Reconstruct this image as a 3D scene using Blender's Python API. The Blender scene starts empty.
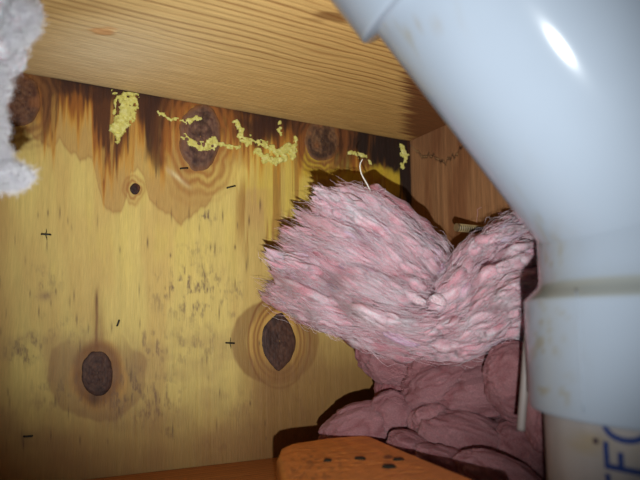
import bpy, bmesh, math, random
import numpy as np
from mathutils import Vector, Matrix

random.seed(7)
SC = bpy.context.scene
COL = SC.collection

# ---------------------------------------------------------------- camera
FPX = 590.0                      # focal length in pixels of the 640 wide frame
YAW, PITCH = math.radians(28), math.radians(8)
CAM = np.array([0.0, 0.0, 0.104])
FW = np.array([math.sin(YAW) * math.cos(PITCH), math.cos(YAW) * math.cos(PITCH), math.sin(PITCH)])
RT = np.array([math.cos(YAW), -math.sin(YAW), 0.0])
UP = np.cross(RT, FW)
FH = np.array([math.sin(YAW), math.cos(YAW), 0.0])
cd = bpy.data.cameras.new('camera')
cam = bpy.data.objects.new('camera', cd)
COL.objects.link(cam)
cd.sensor_width = 36.0
cd.lens = FPX / 640 * 36.0
cd.clip_start = 0.005
cd.clip_end = 20
cam.matrix_world = Matrix(((RT[0], UP[0], -FW[0], CAM[0]), (RT[1], UP[1], -FW[1], CAM[1]),
                           (RT[2], UP[2], -FW[2], CAM[2]), (0, 0, 0, 1)))
cd.dof.use_dof = True
cd.dof.focus_distance = 0.45
cd.dof.aperture_fstop = 8.0
SC.camera = cam

# ---------------------------------------------------------------- world, lamp, exposure
world = bpy.data.worlds.new('dim_surroundings')
SC.world = world
world.use_nodes = True
world.node_tree.nodes['Background'].inputs[0].default_value = (0.75, 0.85, 1.0, 1)
world.node_tree.nodes['Background'].inputs[1].default_value = 0.035
ld = bpy.data.lights.new('phone_light', 'SPOT')          # the phone's flash, beside and below the lens
ld.energy = 7.9
ld.color = (0.95, 0.99, 1.0)
ld.shadow_soft_size = 0.0022
ld.spot_size = math.radians(79)
ld.spot_blend = 1.0
lamp = bpy.data.objects.new('phone_light', ld)
COL.objects.link(lamp)
LP = CAM + RT * 0.008 - UP * 0.044
lamp.location = LP
AIM = FW + RT * (-25 / FPX) + UP * (150 / FPX)
lamp.rotation_euler = Vector(AIM).to_track_quat('-Z', 'Y').to_euler()
vs = SC.view_settings
vs.view_transform = 'Standard'
vs.look = 'None'
vs.gamma = 1
vs.use_curve_mapping = False
vs.exposure = 0.0

# ---------------------------------------------------------------- helpers
WALL_Y, RIGHT_X, CEIL_Z, FLOOR_Z = 0.44, 0.3312, 0.2758, 0.0
FRONT_Y = 0.236                  # front edge of the boards above and below


def ray(px, py):
    return FW + RT * ((px - 320) / FPX) + UP * ((240 - py) / FPX)


def at(px, py, d):               # point seen at a pixel, d metres ahead
    return CAM + ray(px, py) * d


def on_wall(px, py, off=0.0):
    r = ray(px, py)
    return CAM + r * ((WALL_Y - off - CAM[1]) / r[1])


def on_right(px, py, off=0.0):
    r = ray(px, py)
    return CAM + r * ((RIGHT_X - off - CAM[0]) / r[0])


def on_level(px, py, z):
    r = ray(px, py)
    return CAM + r * ((z - CAM[2]) / r[2])


def plan(P):                     # survey coordinates (photo pixels) of points of the room
    v = P - CAM
    d = np.maximum(v @ FW, 0.03)
    return 320 + FPX * (v @ RT) / d, 240 - FPX * (v @ UP) / d


def lin(c):
    c = np.asarray(c, float) / 255
    return np.where(c <= 0.04045, c / 12.92, ((c + 0.055) / 1.055) ** 2.4)


def smooth(a, b, x):
    t = np.clip((x - a) / (b - a), 0, 1)
    return t * t * (3 - 2 * t)


def _hash(i, j, k, s):
    h = (i.astype(np.int64) * 374761393 + j.astype(np.int64) * 668265263 + k.astype(np.int64) * 2147483647 + s * 1274126177) & 0xffffffff
    h = ((h ^ (h >> 13)) * 1274126177) & 0xffffffff
    h = ((h ^ (h >> 16)) * 2246822519) & 0xffffffff
    return ((h ^ (h >> 15)) & 0xffffff) / float(0xffffff)


def vn(x, y, z=0.0, s=0):        # value noise, 0..1
    x, y, z = np.broadcast_arrays(np.asarray(x, float), np.asarray(y, float), np.asarray(z, float))
    i, j, k = np.floor(x), np.floor(y), np.floor(z)
    u, v, w = x - i, y - j, z - k
    u, v, w = u * u * (3 - 2 * u), v * v * (3 - 2 * v), w * w * (3 - 2 * w)
    r = 0
    for a in (0, 1):
        for b in (0, 1):
            for c in (0, 1):
                r = r + _hash(i + a, j + b, k + c, s) * (u if a else 1 - u) * (v if b else 1 - v) * (w if c else 1 - w)
    return r


def fbm(x, y, z=0.0, s=0, o=3):
    r, a, t = 0, 1.0, 0
    for q in range(o):
        r = r + a * vn(x * 2 ** q, y * 2 ** q, z * 2 ** q, s + q * 17)
        t += a
        a *= 0.5
    return r / t


def mesh_np(name, V, F, mat, parent=None, col=None, smoothed=True):
    """one mesh object from numpy arrays (F is an n x 4 or n x 3 array)"""
    V = np.asarray(V, float)
    F = np.asarray(F, np.int32)
    me = bpy.data.meshes.new(name)
    me.vertices.add(len(V))
    me.vertices.foreach_set('co', V.astype(np.float32).ravel())
    k = F.shape[1]
    me.loops.add(F.size)
    me.loops.foreach_set('vertex_index', F.ravel())
    me.polygons.add(len(F))
    me.polygons.foreach_set('loop_start', np.arange(0, F.size, k, dtype=np.int32))
    me.update(calc_edges=True)
    if smoothed:
        me.polygons.foreach_set('use_smooth', np.ones(len(F), bool))
    if col is not None:
        at_ = me.color_attributes.new('Col', 'FLOAT_COLOR', 'POINT')
        c4 = np.ones((len(V), 4), np.float32)
        c4[:, :3] = col
        at_.data.foreach_set('color', c4.ravel())
    me.materials.append(mat)
    o = bpy.data.objects.new(name, me)
    COL.objects.link(o)
    if parent is not None:
        o.parent = parent
    return o


def mesh_bm(name, bm, mat, parent=None, smoothed=False):
    me = bpy.data.meshes.new(name)
    bmesh.ops.recalc_face_normals(bm, faces=bm.faces[:])
    bm.to_mesh(me)
    bm.free()
    if smoothed:
        for p in me.polygons:
            p.use_smooth = True
    me.materials.append(mat)
    o = bpy.data.objects.new(name, me)
    COL.objects.link(o)
    if parent is not None:
        o.parent = parent
    return o


def tag(o, label=None, cat=None, group=None, kind=None):
    for k, v in (('label', label), ('category', cat), ('group', group), ('kind', kind)):
        if v:
            o[k] = v
    return o


def thing(name, loc, label, cat, group=None):
    o = bpy.data.objects.new(name, None)
    o.empty_display_size = 0.01
    COL.objects.link(o)
    o.location = loc
    return tag(o, label, cat, group)


def adopt(o, root):              # parent in place
    o.parent = root
    o.matrix_parent_inverse = Matrix.Translation(root.location).inverted()
    return o


def grid_faces(nu, nv, closed_u=False):
    i = np.arange(nu if closed_u else nu - 1)[:, None]
    j = np.arange(nv - 1)[None, :]
    i2 = (i + 1) % nu
    return np.stack([i * nv + j, i2 * nv + j, i2 * nv + j + 1, i * nv + j + 1], -1).reshape(-1, 4)


def material(name, rough=0.7, spec=0.3, attr=True, base=(0.5, 0.5, 0.5), noise=None, bump=None, transl=0.0, sheen=0.0, coat=0.0, rough_noise=0.0):
    m = bpy.data.materials.new(name)
    m.use_nodes = True
    nt = m.node_tree
    b = nt.nodes['Principled BSDF']
    b.inputs['Roughness'].default_value = rough
    b.inputs['Specular IOR Level'].default_value = spec
    b.inputs['Coat Weight'].default_value = coat
    if sheen:
        b.inputs['Sheen Weight'].default_value = sheen
        b.inputs['Sheen Roughness'].default_value = 0.5
    if attr:
        a = nt.nodes.new('ShaderNodeAttribute')
        a.attribute_name = 'Col'
        c = a.outputs['Color']
    else:
        a = nt.nodes.new('ShaderNodeRGB')
        a.outputs[0].default_value = (*base, 1)
        c = a.outputs[0]
    tc = nt.nodes.new('ShaderNodeTexCoord')
    if noise:                    # (scale vector, lo, hi)
        mp = nt.nodes.new('ShaderNodeMapping')
        mp.inputs['Scale'].default_value = noise[0]
        nz = nt.nodes.new('ShaderNodeTexNoise')
        nz.inputs['Scale'].default_value = 1
        nz.inputs['Detail'].default_value = 4
        mr = nt.nodes.new('ShaderNodeMapRange')
        mr.inputs['From Min'].default_value = 0.3
        mr.inputs['From Max'].default_value = 0.7
        mr.inputs['To Min'].default_value = noise[1]
        mr.inputs['To Max'].default_value = noise[2]
        nt.links.new(tc.outputs['Object'], mp.inputs[0])
        nt.links.new(mp.outputs[0], nz.inputs['Vector'])
        nt.links.new(nz.outputs[0], mr.inputs['Value'])
        vm = nt.nodes.new('ShaderNodeVectorMath')
        vm.operation = 'SCALE'
        nt.links.new(c, vm.inputs[0])
        nt.links.new(mr.outputs[0], vm.inputs['Scale'])
        c = vm.outputs[0]
        if bump:
            bp = nt.nodes.new('ShaderNodeBump')
            bp.inputs['Strength'].default_value = bump
            bp.inputs['Distance'].default_value = 0.0006
            nt.links.new(nz.outputs[0], bp.inputs['Height'])
            nt.links.new(bp.outputs[0], b.inputs['Normal'])
    nt.links.new(c, b.inputs['Base Color'])
    if transl:
        tr = nt.nodes.new('ShaderNodeBsdfTranslucent')
        mx = nt.nodes.new('ShaderNodeMixShader')
        mx.inputs[0].default_value = transl
        nt.links.new(c, tr.inputs['Color'])
        nt.links.new(b.outputs[0], mx.inputs[1])
        nt.links.new(tr.outputs[0], mx.inputs[2])
        nt.links.new(mx.outputs[0], nt.nodes['Material Output'].inputs['Surface'])
    return m


M_PLY = material('plywood', 0.62, 0.3, noise=((1500, 1500, 90), 0.9, 1.08), bump=0.5)
M_BOARD = material('sawn_board', 0.68, 0.25, noise=((70, 1300, 1300), 0.92, 1.06), bump=0.6)
M_RIGHT = material('dark_board', 0.7, 0.25, noise=((900, 900, 60), 0.85, 1.12), bump=0.4)
M_FLOOR = material('floor_board', 0.65, 0.25, noise=((60, 900, 900), 0.85, 1.12), bump=0.4)
M_BLOCK = material('scrap_wood', 0.6, 0.3, noise=((120, 700, 700), 0.85, 1.12), bump=0.4)
M_GLUE = material('dried_adhesive', 0.6, 0.3, noise=((260, 260, 260), 0.88, 1.06), bump=0.25)
M_WOOL = material('glass_wool', 0.9, 0.1, noise=((1100, 1100, 1100), 0.82, 1.12), bump=1.0, transl=0.3)
for _n in M_WOOL.node_tree.nodes:
    if _n.type == 'BSDF_PRINCIPLED':
        _n.inputs['Subsurface Weight'].default_value = .7
        _n.inputs['Subsurface Radius'].default_value = (1.0, .55, .6)
        _n.inputs['Subsurface Scale'].default_value = .0022
M_FIBRE = material('glass_fibre', 0.7, 0.2, transl=0.3)
M_PVC = material('white_plastic', 0.12, 0.17, noise=((25, 25, 25), 0.97, 1.02))
M_PIPE = material('grey_white_plastic', 0.4, 0.4, noise=((60, 60, 60), 0.93, 1.05))
M_INK = material('blue_ink', 0.5, 0.3, attr=False, base=(0.010, 0.030, 0.13))
M_INK2 = material('brown_ink', 0.5, 0.3, attr=False, base=(0.03, 0.015, 0.03))
M_STEEL = material('dark_steel', 0.5, 0.5, attr=False, base=(0.012, 0.010, 0.008))
M_STEEL.node_tree.nodes['Principled BSDF'].inputs['Metallic'].default_value = 0.4
M_BRASS = material('plated_steel', 0.45, 0.5, attr=False, base=(0.30, 0.22, 0.13))
M_BRASS.node_tree.nodes['Principled BSDF'].inputs['Metallic'].default_value = 0.7
M_HOLE = material('rusty_nail', 0.7, 0.2, attr=False, base=(0.02, 0.018, 0.01))
M_STRIP = material('clear_plastic', 0.4, 0.4, attr=False, base=(0.32, 0.27, 0.25), transl=0.3)


def mixc(a, b, t):
    return a + (np.asarray(b) - a) * t[..., None]


def ell(X, Y, cx, cy, rx, ry):
    return np.sqrt(((X - cx) / rx) ** 2 + ((Y - cy) / ry) ** 2)


# ================================================================ plywood wall
def build_wall():
    xs = np.concatenate([np.linspace(-0.30, -0.035, 140), np.arange(-0.0344, RIGHT_X + 0.0003, 0.00055)])
    zs = np.arange(-0.02, CEIL_Z + 0.012, 0.00055)
    gx, gz = np.meshgrid(xs, zs, indexing='ij')
    P = np.stack([gx, np.full_like(gx, WALL_Y), gz], -1)
    X, Y = plan(P.reshape(-1, 3))
    X, Y = X.reshape(gx.shape), Y.reshape(gx.shape)
    wob = (fbm(X / 14, Y / 20, 0, 3) - .5)
    Xw, Yw = X + wob * 10, Y + (fbm(X / 11, Y / 26, 5, 9) - .5) * 14
    # ground: pale yellow veneer with vertical figure
    c = np.ones(gx.shape + (3,)) * lin((208, 182, 104))
    st = fbm(X / 3.2, Y / 70, 0, 21, 3)
    c = c * (0.86 + 0.28 * st)[..., None]
    c = mixc(c, lin((196, 160, 92)), smooth(.45, .75, fbm(X / 26, Y / 90, 0, 31)) * .6)
    c = mixc(c, lin((176, 138, 78)), smooth(222, 262, X + 10 * wob) * .55)
    c = mixc(c, lin((214, 190, 96)), smooth(.5, .8, fbm(X / 18, Y / 60, 0, 77)) * .4 * (1 - smooth(250, 300, Y)))
    # the left rim is slightly ruddy
    c = mixc(c, lin((180, 140, 80)), (1 - smooth(0, 16, X)) * .5)
    # saturated yellow drips to the right of the big top knot
    yb = np.interp(X, [190, 230, 250, 262, 290, 320, 360, 400, 412], [168, 175, 182, 226, 236, 214, 190, 196, 200]) + (vn(X / 2.6, 0, 0, 41) - .5) * 46
    m = smooth(0, 10, yb - Y) * smooth(172, 235, X) * (.55 + .45 * smooth(.35, .6, fbm(X / 3.5, Y / 60, 0, 42)))
    c = mixc(c, lin((210, 182, 78)), m * .7)
    m = smooth(.5, .62, fbm(X / 4.5, Y / 90, 3, 43)) * smooth(228, 245, X) * (1 - smooth(215, 262, Y + 30 * (vn(X / 3, 1, 0, 3) - .5)))
    c = mixc(c, lin((152, 104, 44)), m * .75)
    c = mixc(c, lin((186, 146, 88)), smooth(240, 252, X) * smooth(185, 192, Y) * (1 - smooth(262, 276, X)) * (1 - smooth(215, 240, Y)) * .5)
    # tan water mark with lobes
    xb = [-60, 0, 30, 48, 60, 80, 92, 98, 104, 113, 122, 127, 131, 138, 145, 150, 160, 172, 181, 190, 205, 222, 238, 255, 300]
    bb = [118, 122, 132, 146, 140, 158, 158, 188, 205, 213, 209, 196, 172, 168, 176, 200, 208, 216, 224, 216, 204, 188, 172, 120, 100]
    tb = np.interp(X + 3 * wob, xb, bb) + (fbm(X / 5, 0, 0, 51) - .5) * 9
    inside = smooth(-1.2, 1.2, tb - Y)
    rim = np.exp(-((tb - Y) / 2.2) ** 2)
    c = mixc(c, lin((176, 134, 74)), inside * .72)
    c = mixc(c, lin((150, 106, 56)), rim * .35)
    # glowing pale yellow wood below the knots
    m = np.exp(-(ell(X, Y, 214, 176, 22, 14)) ** 2) * .8 + np.exp(-(ell(X, Y, 160, 165, 14, 10)) ** 2) * .5 + np.exp(-(ell(X, Y, 240, 170, 14, 14)) ** 2) * .7
    c = mixc(c, lin((222, 194, 104)), np.clip(m, 0, 1))
    m = np.exp(-((Y - (170 + (X - 168) * .75)) / 3.0) ** 2) * smooth(160, 172, X) * (1 - smooth(182, 194, X)) * .7
    c = mixc(c, lin((240, 225, 170)), m)
    # brown seepage from the top edge, in vertical runs
    xb = [-60, 0, 22, 32, 40, 52, 62, 74, 84, 92, 100, 108, 118, 130, 142, 150, 156, 164, 172, 180, 200, 222, 232, 240, 262, 280, 296, 312, 335, 350, 370, 412]
    bb = [118, 122, 126, 120, 140, 150, 128, 140, 146, 158, 178, 188, 190, 168, 146, 152, 168, 172, 160, 140, 128, 150, 146, 158, 172, 172, 166, 164, 168, 172, 186, 198]
    sb = np.interp(X, xb, bb) + (vn(X / 2.3, 0, 0, 61) - .5) * 24 + (vn(X / 6.5, 0, 0, 62) - .5) * 22
    depth = sb - Y
    run = fbm(X / 3.0, Y / 46, 0, 63, 3)
    m = smooth(-10, 24, depth + (run - .5) * 50)
    c = mixc(c, lin((196, 138, 46)), m * .85)
    m = smooth(6, 34, depth + (run - .5) * 46)
    c = mixc(c, lin((138, 78, 30)), m * .9)
    m = smooth(22, 52, depth + (fbm(X / 4, Y / 40, 2, 64) - .5) * 70)
    c = mixc(c, lin((74, 40, 22)), m * .9)
    # pale light runs inside the stain
    m = smooth(.6, .72, fbm(X / 4.0, Y / 55, 7, 65)) * smooth(0, 10, depth) * (1 - smooth(230, 300, X)) * smooth(4, 26, Y - (70 + X * .17))
    c = mixc(c, lin((196, 150, 72)), m * .6)
    # dark cores: between foam patch and big knot, and the far right
    for cx, cy, rx, ry, k in ((152, 122, 10, 34, .9), (160, 150, 8, 22, .8), (64, 86, 30, 10, .8), (30, 104, 9, 22, .5), (45, 118, 6, 22, .6), (100, 92, 22, 10, .7),
                              (142, 106, 12, 16, .6), (255, 132, 30, 12, .85), (270, 125, 26, 10, .8), (222, 120, 10, 20, .6), (238, 128, 9, 12, .5),
                              (355, 142, 20, 16, 1.), (385, 150, 26, 26, 1.), (404, 176, 14, 40, 1.), (300, 128, 14, 9, .8), (345, 160, 12, 12, .6)):
        e = ell(Xw, Yw, cx, cy, rx, ry) + (run - .5) * 1.1
        c = mixc(c, lin((40, 26, 20)) if cx > 290 else lin((62, 34, 22)), smooth(1.25, .45, e) * k)
    # dark line right under the board
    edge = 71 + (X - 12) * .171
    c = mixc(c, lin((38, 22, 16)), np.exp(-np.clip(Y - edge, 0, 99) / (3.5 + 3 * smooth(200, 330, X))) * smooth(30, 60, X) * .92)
    # yellow lights in the far right dark
    for cx, cy, rx, ry in ((392, 184, 9, 12), (378, 172, 10, 6), (310, 160, 10, 10), (322, 172, 20, 8), (352, 176, 14, 6)):
        e = ell(Xw, Yw, cx, cy, rx, ry) + (run - .5) * 1.2
        c = mixc(c, lin((198, 164, 48)), smooth(1.3, .5, e) * .85)
    # halos around knots
    def halo(cx, cy, rx, ry, w, strength, col):
        nonlocal c
        e = ell(Xw, Yw, cx, cy, rx, ry)
        rings = .5 + .5 * np.sin(e * w + 3 * wob)
        k = smooth(2.1, 1.0, e) * strength
        c = mixc(c, col, k * (.35 + .65 * rings))
    halo(200, 138, 25, 38, 22, .8, lin((150, 90, 40)))
    halo(322, 141, 20, 24, 22, .8, lin((120, 70, 36)))
    halo(20, 102, 24, 28, 20, .75, lin((130, 84, 44)))
    halo(135, 189, 7.5, 8.5, 9, .75, lin((150, 90, 40)))
    # the two low knots: pale eye, ruddy ring, grey-brown water mark
    e = ell(Xw, Yw, 97, 376, 50, 46)
    c = mixc(c, lin((138, 98, 62)), smooth(1.03, .93, e) * .6 * smooth(-8, 30, Y - 330 + 12 * wob))
    e = ell(X, Y, 99, 377, 30, 36) + wob * .3
    c = mixc(c, lin((186, 140, 72)), smooth(1.1, .8, e) * .85)
    e = ell(X + 2 * wob, Y, 97, 373, 19, 25)
    c = mixc(c, lin((106, 58, 30)), smooth(1.5, 1.05, e) * .75)
    c = mixc(c, lin((96, 52, 28)), np.exp(-((X - 97 + (Y - 300) * .02 + 3 * wob) / 1.6) ** 2) * smooth(280, 300, Y) * smooth(360, 340, Y) * .8)
    c = mixc(c, lin((140, 92, 50)), np.exp(-((X - 99) / 7) ** 2) * smooth(284, 330, Y) * smooth(360, 340, Y) * .55 * (.5 + run))
    c = mixc(c, lin((60, 34, 20)), np.exp(-ell(X, Y, 94, 398, 5, 9) ** 2) * .8)
    e = ell(X + 4 * wob, Y, 275, 342, 44, 42)
    c = mixc(c, lin((128, 88, 46)), smooth(1.04, .96, e) * smooth(.55, .72, e) * .7)
    e = ell(X + 3 * wob, Y, 277, 343, 30, 40)
    c = mixc(c, lin((190, 144, 68)), smooth(1.05, .85, e) * .8)
    for rr, ww in ((1.32, .06), (1.62, .05), (1.12, .07)):
        e = ell(X + 2 * wob, Y, 279, 341, 19, 29)
        c = mixc(c, lin((116, 64, 28)), np.exp(-((e - rr) / ww) ** 2) * .75)
    c = mixc(c, lin((98, 56, 28)), np.exp(-ell(X, Y, 281, 374, 10, 9) ** 2) * .7)
    # grey mildew, streaky, in patches
    sp = smooth(.44, .68, fbm(X / 4.5, Y / 9, 0, 71, 4))
    fine = smooth(.40, .62, fbm(X / .9, Y / 5, 4, 72, 2))
    for cx, cy, rx, ry, k in ((192, 292, 44, 34, .8), (207, 220, 12, 7, .9), (198, 248, 28, 10, .35), (140, 400, 46, 34, .7), (150, 345, 16, 22, .6), (25, 350, 28, 18, .8),
                              (60, 395, 40, 24, .35), (190, 345, 44, 22, .45), (170, 430, 12, 12, .7), (60, 330, 40, 20, .3), (44, 280, 24, 20, .3), (300, 400, 40, 50, .45),
                              (120, 385, 80, 40, .3), (215, 446, 20, 8, .6), (236, 298, 10, 30, .5), (45, 296, 8, 6, .9), (245, 420, 26, 40, .3)):
        e = ell(Xw, Yw, cx, cy, rx, ry)
        c = mixc(c, lin((104, 80, 66)), smooth(1.2, .35, e) * np.clip(sp * .35 + sp * fine * .65, 0, 1) * k)
    c = mixc(c, lin((140, 106, 78)), np.exp(-ell(X, Y, 45, 296, 7, 5) ** 2) * .6)
    # broad grey haze of old dirt, then painted light falloff, lower third
    c = mixc(c, lin((150, 116, 78)), smooth(320, 350, Y + 40 * wob) * .35 * smooth(.35, .7, fbm(X / 30, Y / 22, 0, 81)))
    c = mixc(c, lin((140, 98, 56)), smooth(370, 460, Y) * .75)  # dimming of the beam towards the bottom, put into the colour
    c = mixc(c, lin((128, 88, 46)), smooth(225, 275, X + 8 * wob) * smooth(300, 390, Y) * .75)  # shading of the lower right, put into the colour
    # short dark checks along the grain
    rng = np.random.RandomState(5)
    spots = [(x, y) for x, y in zip(rng.uniform(0, 270, 70), rng.uniform(200, 450, 70))] + [(38, 215), (48, 213), (15, 240), (47, 245), (120, 250), (97, 300)]
    for sx, sy in spots:
        w_, h_ = rng.uniform(.5, .9), rng.uniform(2, 7)
        sl = (slice(None), slice(None))
        c = mixc(c, lin((84, 60, 44)), np.exp(-((X - sx) / w_) ** 2 - ((Y - sy) / h_) ** 2) * rng.uniform(.35, .85))
    # relief
    h = (st - .5) * .0004 + (run - .5) * .0003 * smooth(-5, 20, depth)
    P[..., 1] = WALL_Y + h
    wall = mesh_np('wall_back', P.reshape(-1, 3), grid_faces(len(xs), len(zs))[:, ::-1], M_PLY, None, np.clip(c, .004, 1).reshape(-1, 3))
    tag(wall, 'water-stained yellow plywood panel with dark knots', None, None, 'structure')
    bm = bmesh.new()                # body of the panel, behind the face veneer
    bmesh.ops.create_cube(bm, size=1, matrix=Matrix.Translation((0.0156, WALL_Y + .0075, .125)) @ Matrix.Diagonal((.6312, .013, .31, 1)))
    mesh_bm('panel_core', bm, M_STRIPLESS, wall)
    return wall


M_STRIPLESS = material('plywood_core', .8, .1, attr=False, base=(.34, .2, .09), noise=((30, 30, 700), .7, 1.1))
WALL = build_wall()


# ---------------------------------------------------------------- knots (set into the wall)
def knot(cx, cy, rx, ry, pointed, c1, c2, seed, soft=0.0, dome=.0007):
    nr, nt = 26, 72
    ctr = on_wall(cx, cy)
    ex = on_wall(cx + rx, cy) - ctr
    ez = on_wall(cx, cy - ry) - ctr
    V, C = [], []
    t = np.linspace(0, 2 * np.pi, nt, endpoint=False)
    r = np.linspace(1, 0.02, nr)
    R, T = np.meshgrid(r, t, indexing='ij')
    wb = 1 + (fbm(np.cos(T) * 1.6 + 5, np.sin(T) * 1.6, 0, seed) - .5) * .28 * R
    ca, sa = np.cos(T), np.sin(T)
    if pointed:
        ca = np.sign(ca) * np.abs(ca) ** 1.0 * (1 - .38 * np.abs(sa) ** 2.5)
    Q = ctr + (R * wb * ca)[..., None] * ex + (R * wb * sa)[..., None] * ez
    n = fbm(Q[..., 0] * 500, Q[..., 2] * 500, 0, seed)
    ring = .5 + .5 * np.sin(R * 30 + n * 5)
    crack = smooth(.10, .0, np.abs(np.sin(T * 2.5 + seed + n * 2)) * R) * (R > .1)
    Q[..., 1] = WALL_Y - dome * (1 - R ** 4) - .00035 + (n - .5) * .0007 - ring * .00006 + crack * .0002
    Q[0, :, 1] = WALL_Y + .0004
    c = mixc(np.ones(R.shape + (3,)) * lin(c1), lin(c2), ring * .3 + (n - .5) * 1.4 + .2)
    bl = fbm(Q[..., 0] * 130, Q[..., 2] * 90, 6, seed, 2)
    c = mixc(c, lin((150, 92, 50)), smooth(.55, .78, bl) * soft)
    c = mixc(c, lin((38, 24, 22)), smooth(.46, .28, bl) * .6)
    c = mixc(c, lin((146, 96, 52)), smooth(.80, 1., R) * soft)
    c = mixc(c, lin((34, 20, 16)), (1 - soft) * np.clip(crack * .35 + smooth(.86, 1., R) * .45, 0, 1))
    c = mixc(c, lin(c2) * .8, smooth(.64, .8, fbm(Q[..., 0] * 900, Q[..., 2] * 900, 3, seed)) * .5)
    return adopt_none(mesh_np('knot', Q.reshape(-1, 3), grid_faces(nr, nt) if False else ringfaces(nr, nt), M_PLY, WALL, np.clip(c, .004, 1).reshape(-1, 3)))


def ringfaces(nr, nt):
    i = np.arange(nr - 1)[:, None]
    j = np.arange(nt)[None]
    j2 = (j + 1) % nt
    return np.stack([i * nt + j, i * nt + j2, (i + 1) * nt + j2, (i + 1) * nt + j], -1).reshape(-1, 4)


def adopt_none(o):
    return o


tag(knot(20, 101, 21, 27, False, (84, 50, 36), (120, 84, 60), 1, .5), 'dark knot at the upper left end of the stain')
tag(knot(200, 137, 21, 34, False, (86, 56, 48), (132, 98, 76), 2, .6), 'large purple-brown ringed knot under the board')
tag(knot(322, 141, 17, 21, False, (84, 56, 40), (128, 92, 62), 3, .6), 'ringed brown knot below the board near the corner')
tag(knot(135, 189, 5.2, 5.6, False, (50, 24, 20), (96, 60, 44), 4), 'small round pin knot')
tag(knot(97, 373, 16, 22, False, (64, 38, 30), (96, 66, 50), 5), 'dark oval knot low on the left')
tag(knot(279, 341, 17, 29, True, (66, 40, 30), (96, 64, 48), 6), 'dark pointed oval knot below the pink wool')


# ---------------------------------------------------------------- ceiling board
def build_ceiling():
    xs = np.concatenate([np.linspace(-0.30, -0.03, 160), np.arange(-0.0292, RIGHT_X + .0005, .0008)])
    ys = np.arange(FRONT_Y, WALL_Y + .0004, .00045)
    gx, gy = np.meshgrid(xs, ys, indexing='ij')
    d = WALL_Y - gy                                  # distance from the wall
    warp = (fbm(gx * 9, gy * 20, 0, 101, 3) - .5) * .010 * smooth(.0, .12, d) + (fbm(gx * 30, gy * 60, 0, 102) - .5) * .0022
    u = d + warp + gx * .02
    # cathedral figure further out
    cx = ((gx - .10) / .16)
    cath = (d - .105) / .03
    q = np.sqrt(cath ** 2 + .02 + .9 * np.clip(cx + .2, 0, 9) ** 2 * .35)
    far = smooth(.055, .10, d)
    phase = u * 2 * np.pi / .0023 * (1 - far * 0) 
    tight = .5 + .5 * np.sin(phase + 2.5 * vn(u * 300, 0, 0, 5))
    widep = (u ** 1.0) * 2 * np.pi / .0064 + 3 * fbm(u * 120, gx * 3, 0, 6) + .8 * q
    wide = np.clip(.5 + .5 * np.sin(widep), 0, 1) ** 5
    fibre = fbm(gx * 30, gy * 1800, 0, 103, 2)
    fibre2 = fbm(gx * 12, gy * 500, 0, 104, 3)
    c = np.ones(gx.shape + (3,)) * lin((206, 172, 112))
    c = c * (.82 + .22 * fibre + .14 * fibre2)[..., None]
    c = mixc(c, lin((150, 108, 60)), (1 - far) * tight ** 1.5 * .62)
    c = mixc(c, lin((126, 78, 36)), far * wide * (.45 + .5 * smooth(.3, .6, fbm(gx * 6, gy * 200, 0, 105))) * .85)
    # browner towards the pipe side and near the corner
    P = np.stack([gx, gy, np.full_like(gx, CEIL_Z)], -1)
    X, Y = plan(P.reshape(-1, 3))
    X, Y = X.reshape(gx.shape), Y.reshape(gx.shape)
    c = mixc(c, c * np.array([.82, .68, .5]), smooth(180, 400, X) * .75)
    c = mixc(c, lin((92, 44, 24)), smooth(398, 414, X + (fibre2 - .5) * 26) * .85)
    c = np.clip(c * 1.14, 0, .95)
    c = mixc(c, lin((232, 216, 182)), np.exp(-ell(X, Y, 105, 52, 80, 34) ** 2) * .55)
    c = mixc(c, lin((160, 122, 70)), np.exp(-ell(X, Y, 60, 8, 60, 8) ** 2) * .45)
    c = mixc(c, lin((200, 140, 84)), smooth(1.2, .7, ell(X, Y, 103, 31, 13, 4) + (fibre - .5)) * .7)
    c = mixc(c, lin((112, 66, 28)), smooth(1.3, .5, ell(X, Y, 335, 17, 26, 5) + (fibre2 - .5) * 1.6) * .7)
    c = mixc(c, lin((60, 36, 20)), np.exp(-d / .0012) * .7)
    h = -(1 - far) * tight * .00022 + far * wide * .00025 + (fibre - .5) * .0002
    h = h + smooth(1.2, .6, ell(X, Y, 105, 32, 12, 3)) * -.0006
    P[..., 2] = CEIL_Z + h
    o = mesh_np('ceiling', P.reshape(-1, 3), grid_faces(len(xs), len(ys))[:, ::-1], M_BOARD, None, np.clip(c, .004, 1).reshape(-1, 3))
    tag(o, 'sawn pine board overhead with long ridged grain', None, None, 'structure')
    bm = bmesh.new()
    bmesh.ops.create_cube(bm, size=1, matrix=Matrix.Translation((.0156, (FRONT_Y + WALL_Y) / 2, CEIL_Z + .0195)) @ Matrix.Diagonal((.6312, WALL_Y - FRONT_Y, .038, 1)))
    bmesh.ops.bevel(bm, geom=[e for e in bm.edges], offset=.001, segments=2, affect='EDGES')
    mesh_bm('board_core', bm, M_STRIPLESS, o)
    return o


CEIL = build_ceiling()


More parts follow.
